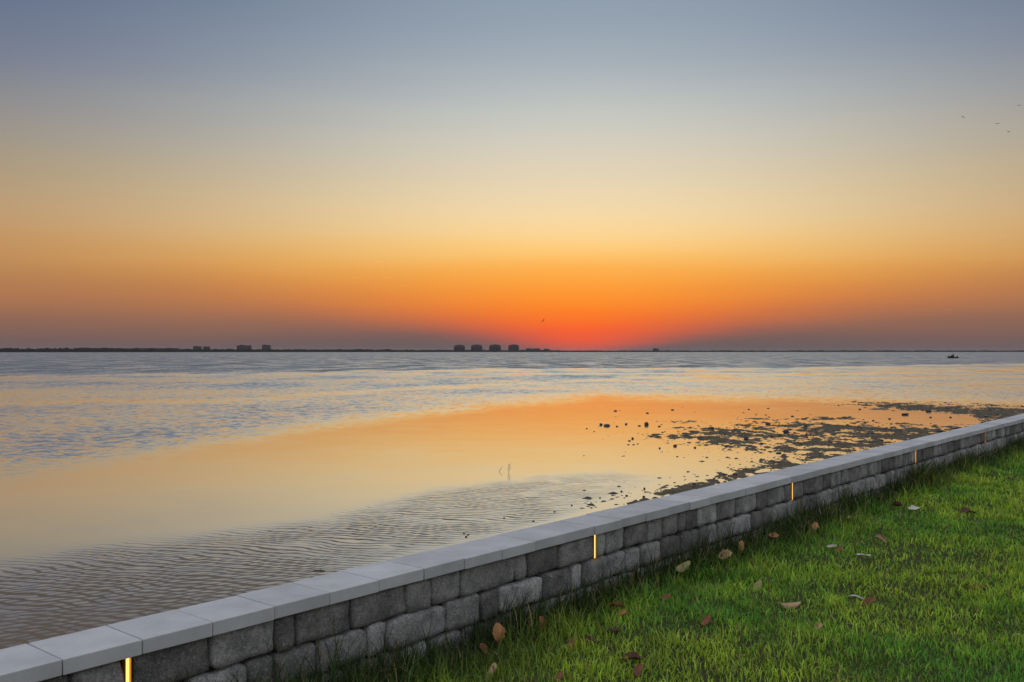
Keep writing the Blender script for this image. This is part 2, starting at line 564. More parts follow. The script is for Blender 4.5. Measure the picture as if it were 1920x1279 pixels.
# ------------------------------------------------------------------ lawn ground
def gz(x, y):
    return (fbm(x / 1.3 + 4, y / 1.3, 2) - 0.5) * 0.06 + (fbm(x / 0.33, y / 0.33 + 9, 2) - 0.5) * 0.05 - 0.02


sg = np.concatenate([np.arange(-30, -2, 2.0), np.arange(-2, 20, 0.12), np.arange(20, 46, 2.0)])
ng = np.concatenate([np.arange(-40, -4, 2.0), np.arange(-4, NF + 0.05, 0.12), [NF + 0.055]])
SS, NN = np.meshgrid(sg, ng)
GX = SS * UD[0] + NN * ND[0]
GY = SS * UD[1] + NN * ND[1]
lawn = mesh_np('lawn_ground', np.stack([GX, GY, gz(GX, GY)], -1).reshape(-1, 3), grid_faces(*SS.shape), M_SOIL)
tag(lawn, kind='structure', label='dark soil under the green lawn')

# ------------------------------------------------------------------ the wall
wall = empty('retaining_wall', (NF * ND[0], NF * ND[1], 0), WALL_A)
tag(wall, 'low grey tumbled-stone wall with a pale coping running along the water', 'wall')
S_MIN, S_PIECE, S_END = -2.0, 19.0, 44.0
Y_ST = 0.024
COPE_B = COPE_Z - 0.058
COURSES = [(COPE_B - 0.002, 0.219), (0.219, 0.056), (0.056, -0.10)]
bm_obj('core', bm_box(S_MIN, S_END, 0.075, 0.262, -1.3, COPE_B - 0.004), M_CORE, wall)
bm_obj('seawall_face', bm_box(S_MIN, S_END, 0.2625, 0.275, -1.3, COPE_B - 0.003), M_SEAWALL, wall)

LIGHT_U = [242, 1117, 1487, 1718, 1848]
LIGHT_S = [s_at(u, NF + Y_ST) for u in LIGHT_U]

# coping slabs, one foot each
s_joint = s_at(117)
k0 = int((S_MIN - s_joint) / TILE)
slab_meshes = []
for j in range(4):
    bm = bm_box(0.0022, TILE - 0.0022, 0.0, 0.295, 0.0, 0.058, 0.0035, 2)
    for v in bm.verts:
        q_ = mnoise.noise_vector(Vector((v.co.x * 9 + j * 7, v.co.y * 9, v.co.z * 9)))
        v.co += q_ * 0.0014
    me = bpy.data.meshes.new('coping_slab')
    bm.to_mesh(me); bm.free()
    me.materials.append(M_COPE)
    slab_meshes.append(me)
for k in range(k0, int((S_END - s_joint) / TILE)):
    o = link(bpy.data.objects.new('coping_slab', slab_meshes[k % 4]), wall)
    o.location = (s_joint + k * TILE, random.uniform(-0.004, 0.004), COPE_B + random.uniform(-0.0008, 0.0014))
    o.rotation_euler = (random.uniform(-.003, .003), random.uniform(-.002, .002), random.uniform(-.007, .007))


def stone_geom(s0, s1, z0, z1, seed, dens=1.0):
    """rounded, slightly uneven block; local wall coordinates, face at y = Y_ST"""
    L, H = s1 - s0, z1 - z0
    nx = max(4, int(L / 0.022 * dens)); nz = max(4, int(H / 0.022 * dens))
    us = np.linspace(-1, 1, nx + 1); vs = np.linspace(-1, 1, nz + 1)
    us = np.sign(us) * (1 - (1 - np.abs(us)) ** 1.35); vs = np.sign(vs) * (1 - (1 - np.abs(vs)) ** 1.35)
    A, B = np.meshgrid(us, vs)
    hx, hz_ = L / 2, H / 2
    ex = (1 - np.abs(A)) * hx; ez = (1 - np.abs(B)) * hz_        # distance from the edges
    r = 0.034
    # rounded corners in the plane
    X = A * hx; Z = B * hz_
    kx = np.clip(1 - ex / r, 0, 1); kz = np.clip(1 - ez / r, 0, 1)
    pull = (np.sqrt(np.clip(kx ** 2 + kz ** 2, 1, 2)) - 1) * r * 0.72
    X = X - np.sign(A) * pull * kx; Z = Z - np.sign(B) * pull * kz
    e = np.minimum(ex, ez)
    drop = 0.017 * (1 - np.sqrt(np.clip(1 - np.clip(1 - e / 0.024, 0, 1) ** 2, 0, 1)))
    Yd = Y_ST + drop
    n1 = fbm(X * 13 + seed * 3.7, Z * 13 + seed * 1.9, 3) - 0.5
    n2 = fbm(X * 45 + seed * 1.3, Z * 45 + seed * 2.9, 2) - 0.5
    Yd = Yd + n1 * 0.014 + n2 * 0.006 + ((seed * 0.37) % 1 - 0.5) * 0.010
    X = X + (fbm(Z * 16 + seed, A * 2 + seed, 2) - 0.5) * 0.020 * np.abs(A)
    Z = Z + (fbm(X * 11 + seed * 2, B * 2 + seed, 2) - 0.5) * 0.024 * np.abs(B)
    V = np.stack([X + (s0 + s1) / 2, Yd, Z + (z0 + z1) / 2], -1)
    V = V.reshape(-1, 3)
    Fc = [tuple(f) for f in grid_faces(nz + 1, nx + 1)]
    idx = np.arange((nz + 1) * (nx + 1)).reshape(nz + 1, nx + 1)
    ring = list(idx[0, :-1]) + list(idx[:-1, -1]) + list(idx[-1, :0:-1]) + list(idx[:0:-1, 0])
    base = len(V)
    back = V[ring].copy(); back[:, 1] = 0.16
    V = np.concatenate([V, back])
    n = len(ring)
    for i in range(n):
        Fc.append((ring[i], base + i, base + (i + 1) % n, ring[(i + 1) % n]))
    return V, Fc


def stone(s0, s1, z0, z1, seed):
    gap = 0.0035
    V, Fc = stone_geom(s0 + gap, s1 - gap, z0 + gap, z1 - gap * 0.5, seed)
    return mesh('stone', V, Fc, M_STONE, wall, True)


JOINTS = [[255, 397, 519, 557, 660, 765, 811, 866, 968, 991, 1049, 1113],
          [352, 465, 519, 598, 692, 727, 838, 903, 938, 1018, 1075, 1094, 1140],
          []]
SIZES = [0.29, 0.21, 0.215, 0.105, 0.16, 0.27]
GAP = 0.0135
stuff_V, stuff_F, nv = [], [], 0
sd = 1
for ci, (zt, zb) in enumerate(COURSES):
    js = [s_at(u, NF + Y_ST) for u in JOINTS[ci]]
    if ci == 0:
        js[0] = LIGHT_S[0] + GAP; js[-1] = LIGHT_S[1] - GAP
    first = js[0] if js else 1.9
    left = [first if ci else LIGHT_S[0] - GAP]
    while left[-1] > S_MIN + 0.4:
        left.append(left[-1] - random.choice(SIZES) * random.uniform(.92, 1.08))
    left.append(S_MIN)
    left = left[::-1]
    spans = list(zip(left[:-1], left[1:])) + list(zip(js[:-1], js[1:]))
    cur = js[-1] if js else first
    stops = [s for s in LIGHT_S[1:]] + [S_PIECE] if ci == 0 else [S_PIECE]
    if ci == 0:
        cur = LIGHT_S[1] + GAP
        stops = LIGHT_S[2:] + [LIGHT_S[-1] + 3.05, S_PIECE]
    for stp in stops:
        lim = stp - (GAP if stp in LIGHT_S else 0)
        while cur < lim - 0.01:
            wd = random.choice(SIZES) * random.uniform(.92, 1.08)
            if lim - (cur + wd) < 0.09:
                wd = lim - cur
                if wd > 0.33:
                    wd *= 0.55
            spans.append((cur, cur + wd)); cur += wd
        cur = stp + (GAP if stp in LIGHT_S else 0)
    for (a, b) in spans:
        if b - a < 0.03:
            continue
        stone(a, b, zb + random.uniform(-.005, .005) * (ci < 2), zt - (0 if ci == 0 else random.uniform(0, .007)), sd)
        sd += 1
    # beyond the frame the course goes on as one joined run
    cur = S_PIECE
    while cur < S_END - 0.1:
        wd = random.choice(SIZES)
        V, Fc = stone_geom(cur + .003, min(cur + wd, S_END) - .003, zb + .003, zt - .002, sd, 0.5); sd += 1
        stuff_V.append(V); stuff_F += [tuple(i + nv for i in f) for f in Fc]; nv += len(V)
        cur += wd
run = mesh('stone_run', np.concatenate(stuff_V), stuff_F, M_STONE, wall, True)
run['kind'] = 'stuff'

# ------------------------------------------------------------------ wall lights
LN = ['slim lit amber strip light in the wall at the bottom left corner',
      'slim lit amber strip light in the wall, second from the left',
      'slim lit amber strip light in the wall, third from the left',
      'slim lit amber strip light in the wall above the tall grass tuft',
      'slim lit amber strip light farthest along the wall, small beside the right edge']
for s, lb in zip(LIGHT_S, LN):
    p = NF + Y_ST
    o = empty('wall_light', (s * UD[0] + p * ND[0], s * UD[1] + p * ND[1], 0.222), WALL_A)
    tag(o, lb, 'wall light', 'strip lights set in the wall')
    H_ = COPE_B - 0.004 - 0.222
    ch = bm_box(-0.0125, 0.0125, 0.030, 0.034, 0, H_)
    bm_obj('back_plate', ch, M_BRASS, o)
    for sx in (-1, 1):
        x0, x1 = sorted((sx * 0.0125, sx * 0.0105))
        bm_obj('side_fin', bm_box(x0, x1, 0.004, 0.030, 0, H_, 0.0006, 1), M_BRASS, o)
    bm_obj('diffuser', bm_box(-0.0042, 0.0042, 0.006, 0.0298, 0.001, H_ - 0.001, 0.0015, 2), M_LED, o)

# ------------------------------------------------------------------ grass
def make_grass():
    N = 1500000
    x = rng.uniform(-3, 18, N); y = rng.uniform(0.8, 23, N)
    nn = x * ND[0] + y * ND[1]
    u = CU + F * x / y; v = CV + F * CAMZ / y
    dist = np.hypot(x, y)
    keep = (nn < NF + 0.015) & (nn > -4.5)
    inside = (u > -150) & (u < 2150) & (v < 1480) & (v > 740)
    dens = np.clip((5.6 / dist) ** 1.35, 0.05, 1.0) * np.where(inside, 1.0, 0.45)
    clump = fbm(x * 2.3, y * 2.3, 3)
    keep &= rng.random(N) < dens * (1 + 0.9 * np.exp(-((NF - nn) / 0.22) ** 2)) * (0.62 + 0.75 * np.clip((clump - 0.3) * 2.5, 0, 1))
    x, y, nn, dist, clump, inside = (a[keep] for a in (x, y, nn, dist, clump, inside))
    n = len(x)
    dw = NF - nn                                      # distance from the wall
    tuft = np.zeros(n)
    for (tu, tv, r_, a_) in ((1745, 905, .30, 1.0), (1890, 945, .35, .7), (1330, 1060, .3, .5), (1640, 960, .25, .45), (1180, 1110, .3, .5), (1450, 1060, .2, .4), (1820, 905, .25, .5)):
        tx, ty, _ = at(tu, tv)
        tuft = np.maximum(tuft, a_ * np.exp(-((x - tx) ** 2 + (y - ty) ** 2) / r_ ** 2))
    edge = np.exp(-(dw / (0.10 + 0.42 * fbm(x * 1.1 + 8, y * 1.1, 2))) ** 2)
    clump2 = fbm(x * 6.5 + 2, y * 6.5, 2)
    h = (0.036 + 0.034 * rng.random(n)) * (0.55 + 0.7 * (clump - 0.25) + 0.75 * (clump2 - 0.2))
    h *= 1 + 3.6 * edge * (0.25 + 0.95 * rng.random(n)) + 1.7 * tuft * rng.random(n)
    wd = (0.0042 + 0.0034 * rng.random(n)) * np.where(inside, 1.0, 1.5) * np.clip(dist / 5.0, 0.9, 2.4) ** 0.8
    az_ = rng.uniform(0, 2 * np.pi, n)
    lean = np.abs(rng.normal(0, 0.62, n)) + 0.28
    lean = np.clip(lean, 0, 1.25)
    ddx, ddy = np.cos(az_), np.sin(az_)
    fa = az_ + np.pi / 2 + rng.normal(0, 0.5, n)
    wx, wy = np.cos(fa) * wd / 2, np.sin(fa) * wd / 2
    z0 = gz(x, y) - 0.004
    b = np.stack([x, y, z0], 1)
    W = np.stack([wx, wy, np.zeros(n)], 1)
    h1 = h * 0.55
    l1 = h1 * np.sin(lean * 0.55); z1 = h1 * np.cos(lean * 0.55)
    l2 = l1 + h * 0.5 * np.sin(lean * 1.35); z2 = z1 + h * 0.5 * np.cos(lean * 1.35)
    mid = b + np.stack([ddx * l1, ddy * l1, z1], 1)
    tip = b + np.stack([ddx * l2, ddy * l2, z2], 1)
    V = np.stack([b - W, b + W, mid - W * 0.85, mid + W * 0.85, tip], 1).reshape(-1, 3)
    # keep tips out of the stonework
    over = (V[:, 0] * ND[0] + V[:, 1] * ND[1]) - (NF + 0.018)
    over = np.clip(over, 0, None)
    V[:, 0] -= ND[0] * over; V[:, 1] -= ND[1] * over
    i = np.arange(n)[:, None] * 5
    Ft = np.concatenate([i + np.array([[0, 1, 3]]), i + np.array([[0, 3, 2]]), i + np.array([[2, 3, 4]])])
    # colour of each blade
    warm = np.clip((fbm(x * 0.9 + 3, y * 0.9 + 1, 3) - 0.5) * 2.2 + 0.5 + rng.normal(0, 0.30, n) + (clump2 - 0.5) * 0.7, 0, 1)[:, None]
    cool = np.array([[0.15, 0.41, 0.055]]); yel = np.array([[0.49, 0.65, 0.075]])
    c = cool * (1 - warm) + yel * warm
    old_shaded = np.clip(edge * 1.3, 0, 1)[:, None]
    c = c * (1 - old_shaded) + old_shaded * np.array([[0.060, 0.095, 0.028]])      # uncut fringe: older, coarser grass, with the wall's shade put into its darker colour
    c = c * (rng.uniform(0.5, 1.4, n) * (0.7 + 0.6 * clump2))[:, None]
    dry = rng.random(n) < 0.06 + 0.10 * np.clip((fbm(x * 1.9 + 40, y * 1.9, 2) - 0.6) * 5, 0, 1)
    c[dry] = np.array([[0.42, 0.34, 0.17]]) * rng.uniform(0.5, 1.1, dry.sum())[:, None]
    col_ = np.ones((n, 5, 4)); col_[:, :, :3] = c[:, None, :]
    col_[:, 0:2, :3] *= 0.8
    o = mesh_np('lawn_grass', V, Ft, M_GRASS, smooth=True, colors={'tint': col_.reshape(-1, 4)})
    tag(o, 'green uncut lawn grass growing up against the stone wall', 'grass', kind='stuff')
    print('grass blades', n)


make_grass()

# ------------------------------------------------------------------ mud and weed flats at low tide
def make_flat():
    xs = np.arange(1.5, 26, 0.06); ys = np.arange(11.0, 46, 0.085)
    X, Y = np.meshgrid(xs, ys)
    U = CU + F * X / Y; Vv = CV + F * HW / Y
    nn = X * ND[0] + Y * ND[1]
    cv = 1209 - 0.2312 * (U - 43)
    def lens(top, bot, sft):
        t = curve(U, top); b_ = curve(U, bot)
        return np.minimum((Vv - t) / sft, (b_ - Vv) / sft)
    a = lens([(1150, 860), (1205, 819), (1300, 803), (1400, 794), (1500, 791), (1600, 794), (1700, 800), (1800, 808), (1900, 815)],
             [(1150, 780), (1205, 820), (1300, 833), (1400, 844), (1500, 853), (1600, 880), (1900, 900)], 9)
    b_ = lens([(1480, 790), (1550, 756), (1700, 756), (1800, 759), (1920, 763), (2200, 770)],
              [(1480, 720), (1550, 757), (1650, 765), (1750, 772), (1820, 779), (1850, 800), (2200, 900)], 5)
    c_ = lens([(1040, 1050), (1085, 963), (1100, 958), (1200, 932), (1300, 903), (1400, 873), (1460, 852), (1500, 842), (1700, 800)],
              [(1060, 2000), (2200, 2000)], 9)
    s1_ = lens([(1205, 800), (1225, 789), (1310, 789), (1330, 800)], [(1205, 780), (1225, 791.5), (1310, 792), (1330, 780)], 2.0)
    s2_ = lens([(1360, 800), (1380, 784), (1600, 783), (1660, 800)], [(1360, 770), (1380, 787.5), (1600, 788), (1660, 770)], 2.5)
    m_ = np.maximum.reduce([np.clip(q_, -1.5, 1) for q_ in (a, b_, c_, s1_, s2_)])
    big = fbm(X / 2.2 + 2, Y / 2.4, 3) - 0.5
    mid = fbm(X / 0.62 + 7, Y / 0.6, 3) - 0.5
    fin = fbm(X / 0.16, Y / 0.19, 2) - 0.5
    inner_ = np.maximum(np.clip(b_, -1, 1) * 0.5, 0) + np.maximum(np.clip(c_, -1, 1) * 0.25, 0)
    hgt = m_ * 0.034 - 0.033 + big * 0.075 + mid * 0.10 + inner_ * 0.035 + fin * 0.15
    hgt = np.where(m_ < -0.9, -0.08, hgt)
    hgt = np.where(hgt > 0, hgt * 0.6, hgt)
    hgt = np.minimum(hgt, 0.045)
    Z = WZ + hgt
    ok = (nn > NF + 0.3)
    fq = grid_faces(*X.shape)
    hv = np.where(ok, hgt, -1).ravel()
    keep = (hv[fq].max(1) > -0.012) & (ok.ravel()[fq].all(1))
    fq = fq[keep]
    used, inv = np.unique(fq, return_inverse=True)
    Vt = np.stack([X, Y, Z], -1).reshape(-1, 3)[used]
    o = mesh_np('mud_flat', Vt, inv.reshape(fq.shape), M_MUD)
    tag(o, 'dark weedy mud flats standing out of the shallows at low tide', kind='structure')
    # loose weed and shell litter on and round the flats
    lit = np.argwhere((hgt > -0.03) & ok & (U < 2000) & (U > 1050))
    pick = lit[rng.choice(len(lit), 6500, replace=True)]
    extra = []
    for _ in range(260):      # scatter off the edges
        uu = rng.uniform(1090, 1560)
        vv = curve(np.array([uu]), [(1090, 958), (1300, 903), (1560, 840)])[0] - abs(rng.normal(0, 14)) if rng.random() < .55 else rng.uniform(762, 860)
        if rng.random() < .9 and vv < 1209 - 0.2312 * (uu - 43) - 4:
            extra.append(at(uu, vv, WZ))
    Ps = np.concatenate([np.stack([X[pick[:, 0], pick[:, 1]], Y[pick[:, 0], pick[:, 1]], np.maximum(Z[pick[:, 0], pick[:, 1]], WZ)], 1), np.array(extra)])
    Ps[:, :2] += rng.normal(0, 0.03, (len(Ps), 2))
    octv = np.array([[1, 0, 0], [0, 1, 0], [-1, 0, 0], [0, -1, 0], [0, 0, 1], [0, 0, -.4]])
    octf = np.array([[0, 1, 4], [1, 2, 4], [2, 3, 4], [3, 0, 4], [1, 0, 5], [2, 1, 5], [3, 2, 5], [0, 3, 5]])
    n = len(Ps)
    r_ = rng.gamma(2.0, 0.006, n) + 0.006
    jit = rng.uniform(0.6, 1.4, (n, 6, 3))
    V = octv[None] * jit * (r_[:, None, None]) * np.array([1.6, 1.1, 0.55]) + Ps[:, None, :]
    Fo = (np.arange(n)[:, None, None] * 6 + octf[None]).reshape(-1, 3)
    pale_ = np.repeat(rng.random(n) ** 2.2, 6)
    o = mesh_np('weed_litter', V.reshape(-1, 3), Fo, M_LITTER, smooth=False, attrs={'pale': pale_})
    tag(o, 'scattered bits of dark weed and shell over the mud flats', 'weed', kind='stuff')


make_flat()


# ------------------------------------------------------------------ rocks in the shallows
def rock_mesh(seed, rough=0.35):
    bm = bmesh.new()
    bmesh.ops.create_icosphere(bm, subdivisions=2, radius=1.0)
    for v in bm.verts:
        n_ = mnoise.noise(v.co * 1.3 + Vector((seed * 3.1, seed, 0))) * rough + mnoise.noise(v.co * 3.0 + Vector((seed, seed * 2.0, 4))) * rough * .4
        v.co *= 1 + n_
    return bm


SMALLS = set()
ROCKS = [
    (1138, 799, 13, 6, 'oblong black rock alone in the orange shallows, left of the mud flats', 0),
    (1127, 797, 6, 6, 'small pointed black rock just left of the oblong black rock', 0),
    (1212, 797, 9, 9, 'round black rock in the orange shallows above the tip of the mud flat', 0),
    (1334, 805, 10, 8, 'humped dark rock on the upper edge of the nearer mud flat', 0),
    (1399, 825, 9, 11, 'tall dark rock standing mid nearer mud flat', 0),
    (1474, 811, 11, 9, 'broad dark rock near the middle top of the nearer mud flat', 0),
    (1440, 796, 9, 6, 'dark rock on the thin weed line above the nearer mud flat', 0),
    (1378, 893, 9, 11, 'round olive-brown rock on the weed line right behind the coping', 1),
    (1697, 778, 14, 6, 'wide flat black rock in the pale pool below the far weed bank', 0),
    (1741, 772, 11, 6, 'black rock on the lower edge of the far weed bank', 0),
    (1611, 802, 9, 6, 'dark rock on the right arm of the nearer mud flat, left of its pair', 0),
    (1661, 805, 10, 6, 'dark rock on the right arm of the nearer mud flat, right of its pair', 0),
    (1762, 810, 13, 6, 'dark weedy rock just behind the coping at right, left of its pair', 0),
    (1795, 804, 17, 6, 'long dark weedy rock just behind the coping at right, nearest the wall', 0),
    (1385, 811, 9, 5, 'low dark rock left of the tall rock on the nearer mud flat', 0),
    (1460, 850, 11, 4, 'thin dark clump at the lower edge of the nearer mud flat', 0),
    (1266, 837, 7, 6, 'dark stone just below the left end of the nearer mud flat', 0),
]
for (u, v, a, b) in [(1214, 775, 6, 3), (1154, 771, 7, 3), (1261, 769, 6, 3), (1186, 823, 5, 5), (1180, 827, 5, 3), (1303, 840, 5, 4), (1531, 824, 6, 7), (1530, 811, 7, 4),
                     (1175, 930, 5, 4), (1207, 932, 6, 4), (1208, 917, 4, 5), (1165, 922, 4, 4), (1157, 800, 5, 3), (1174, 796, 5, 4), (1199, 799, 6, 3), (1236, 800, 6, 3),
                     (1178, 834, 5, 2), (1188, 834, 5, 2), (1237, 841, 4, 4), (1125, 934, 4, 3), (1072, 948, 4, 3), (1100, 804, 4, 2), (1440, 766, 5, 2), (1404, 768, 5, 2), (1486, 781, 6, 3),
                     (870, 1001, 4, 3), (878, 1003, 4, 3), (874, 1007, 5, 4), (945, 972, 4, 3), (1000, 978, 5, 3), (1040, 960, 4, 3), (1668, 786, 6, 3), (1745, 783, 5, 3), (1782, 783, 5, 3), (1637, 789, 5, 3), (1612, 768, 5, 3)]:
    if u > 1580: lb = 'small dark stone in the pale pool between the two mud flats'
    elif v > 950 or u < 1090 and v > 900: lb = 'tiny dark pebble in the rippled shallows close behind the coping'
    elif v > 900: lb = 'small dark stone by the start of the weed line behind the coping'
    elif u > 1380: lb = 'small dark stone on or above the middle of the nearer mud flat'
    elif v < 780: lb = 'small far dark stone in the orange shallows just inside the rippled water'
    elif v > 815: lb = 'small dark stone left of or below the tip of the nearer mud flat'
    else: lb = 'small dark stone near the round black rock in the orange shallows'
    SMALLS.add(lb)
    ROCKS.append((u, v, a, b, lb, 0))
shared = {}
for i, (u, v, a, b, lb, br) in enumerate(ROCKS):
    x, y, z = at(u, v, WZ)
    pxm = y / F
    key = (i % 6, br) if lb in SMALLS else (i, br)
    if key not in shared:
        bm = rock_mesh(i * 1.7 + 1)
        me = bpy.data.meshes.new('rock'); bm.to_mesh(me); bm.free()
        me.materials.append(M_ROCKB if br else M_ROCK)
        me.polygons.foreach_set('use_smooth', [True] * len(me.polygons))
        shared[key] = me
    o = link(bpy.data.objects.new('rock', shared[key]))
    hx, hzz = a * pxm / 2, b * pxm * 0.62
    o.scale = (hx, hx * 0.8, hzz * 0.72)
    o.location = (x, y, WZ + hzz * 0.28)
    o.rotation_euler = (0, 0, random.uniform(-.3, .3))
    tag(o, lb, 'rock', 'small stones in the shallows' if lb in SMALLS else 'rocks on the mud flats')

# ------------------------------------------------------------------ twigs standing in the water
def tube_path(bm, pts, r0, r1, n=5):
    prev = None
    for k, p in enumerate(pts):
        p = Vector(p)
        t = Vector(pts[min(k + 1, len(pts) - 1)]) - Vector(pts[max(k - 1, 0)])
        t.normalize()
        a = t.orthogonal().normalized(); b = t.cross(a)
        r_ = r0 + (r1 - r0) * k / (len(pts) - 1)
        ring = [bm.verts.new(p + (a * math.cos(2 * math.pi * i / n) + b * math.sin(2 * math.pi * i / n)) * r_) for i in range(n)]
        if prev:
            for i in range(n):
                bm.faces.new((prev[i], prev[(i + 1) % n], ring[(i + 1) % n], ring[i]))
        else:
            bm.faces.new(ring[::-1])
        prev = ring
    bm.faces.new(prev)


x, y, z = at(936, 884, WZ)
bm = bmesh.new()
tube_path(bm, [(0, 0, -.02), (0.0, 0, 0.0), (.025, 0, .045), (.055, .01, .075)], .0045, .003)
o = bm_obj('twig', bm, M_TWIG); o.location = (x, y, WZ)
tag(o, 'bare bent twig leaning right out of the calm water', 'twig')
x, y, z = at(954, 886, WZ)
sprig = empty('water_sprig', (x, y, WZ))
tag(sprig, 'small leafy sprig standing upright out of the calm water', 'plant')
bm = bmesh.new()
tube_path(bm, [(0, 0, -.03), (0.002, 0, .05), (.008, 0, .11), (.012, 0, .155)], .0045, .002)
bm_obj('stem', bm, M_TWIG, sprig)
for (zz, sx, ln) in ((.03, -1, .05), (.05, 1, .045), (.075, -1, .035), (.09, 1, .04), (.115, -1, .025), (.125, 1, .028)):
    bm = bmesh.new()
    tube_path(bm, [(0.004, 0, zz), (sx * ln * .6 + .005, .004, zz + .02), (sx * ln * .75 + .006, .006, zz + .04)], .004, .002, 4)
    bm_obj('shoot', bm, M_TWIG, sprig)
x, y, z = at(597, 1071, WZ)
bm = bmesh.new()
tube_path(bm, [(-.055, 0, .000), (-.02, .004, .004), (.02, 0, .003), (.06, -.01, .006)], .009, .006, 6)
tube_path(bm, [(0.0, 0.002, .004), (.025, .02, .010)], .006, .004, 5)
o = bm_obj('driftwood_stick', bm, M_ROCK); o.location = (x, y, WZ)
tag(o, 'short dark stick floating in the ripples close behind the coping', 'stick')

# ------------------------------------------------------------------ fallen leaves
LM = {
    'orange': mat_leaf('leaf_orange', (0.30, 0.13, 0.045), (0.42, 0.20, 0.075)),
    'tan': mat_leaf('leaf_tan', (0.36, 0.22, 0.12), (0.50, 0.34, 0.20)),
    'red': mat_leaf('leaf_red', (0.14, 0.052, 0.024), (0.25, 0.098, 0.042)),
    'dark': mat_leaf('leaf_dark', (0.055, 0.024, 0.014), (0.11, 0.045, 0.022)),
    'pale': mat_leaf('leaf_pale', (0.50, 0.46, 0.38), (0.66, 0.62, 0.54)),
    'olive': mat_leaf('leaf_olive', (0.26, 0.24, 0.09), (0.38, 0.33, 0.15)),
}


def leaf_geom(seed, curl, roundness):
    """broad dry leaf: midrib fold, rolled and ragged edges, short stalk; unit length about 1"""
    rl = random.Random(seed)
    nu, nv_ = 13, 9
    roll = curl * rl.uniform(1.8, 3.2) * rl.choice((1, 1, -1))       # how far the sides roll up or under
    bend = curl * rl.uniform(-1.1, 1.1)
    twist = rl.uniform(-.7, .7)
    ph = rl.uniform(0, 6)
    nick = [rl.uniform(-.26, .06) for _ in range(nu * 2)]
    V, Fc = [], []
    for i in range(nu):
        t = i / (nu - 1)
        half = roundness * 0.5 * (math.sin(math.pi * min(1, t * 0.96 + 0.04)) ** 0.6) * (1.08 - 0.25 * t)
        for j in range(nv_):
            q_ = j / (nv_ - 1) * 2 - 1
            wv = 1 + (0.07 * math.sin(i * 1.7 + ph) + nick[i * 2 + (j > nv_ // 2)]) * abs(q_)
            a = q_ * half * wv
            th = a * roll * 2.0 + 0.15 * q_
            if abs(roll) > 0.05:
                y_ = math.sin(a * roll * 2) / (roll * 2); z_ = (1 - math.cos(a * roll * 2)) / (roll * 2)
            else:
                y_, z_ = a, 0
            x_ = t - 0.5
            z_ += 0.10 * abs(a) + bend * x_ * x_ * 0.8 + 0.035 * math.sin(5 * x_ + 6 * a + ph) + rl.uniform(-.010, .010)
            c_, s_ = math.cos(twist * x_), math.sin(twist * x_)
            V.append((x_, y_ * c_ - z_ * s_, y_ * s_ + z_ * c_))
    for i in range(nu - 1):
        for j in range(nv_ - 1):
            a = i * nv_ + j
            Fc.append((a, a + 1, a + nv_ + 1, a + nv_))
    # stalk
    b0 = len(V)
    base = V[nv_ // 2]
    for k, (dx_, dz_) in enumerate(((0.03, 0.0), (-0.07, 0.0), (-0.15, 0.015))):
        for sy in (-.012, .012):
            V.append((base[0] + dx_, base[1] + sy, base[2] + dz_))
    Fc += [(b0, b0 + 1, b0 + 3, b0 + 2), (b0 + 2, b0 + 3, b0 + 5, b0 + 4)]
    return V, Fc


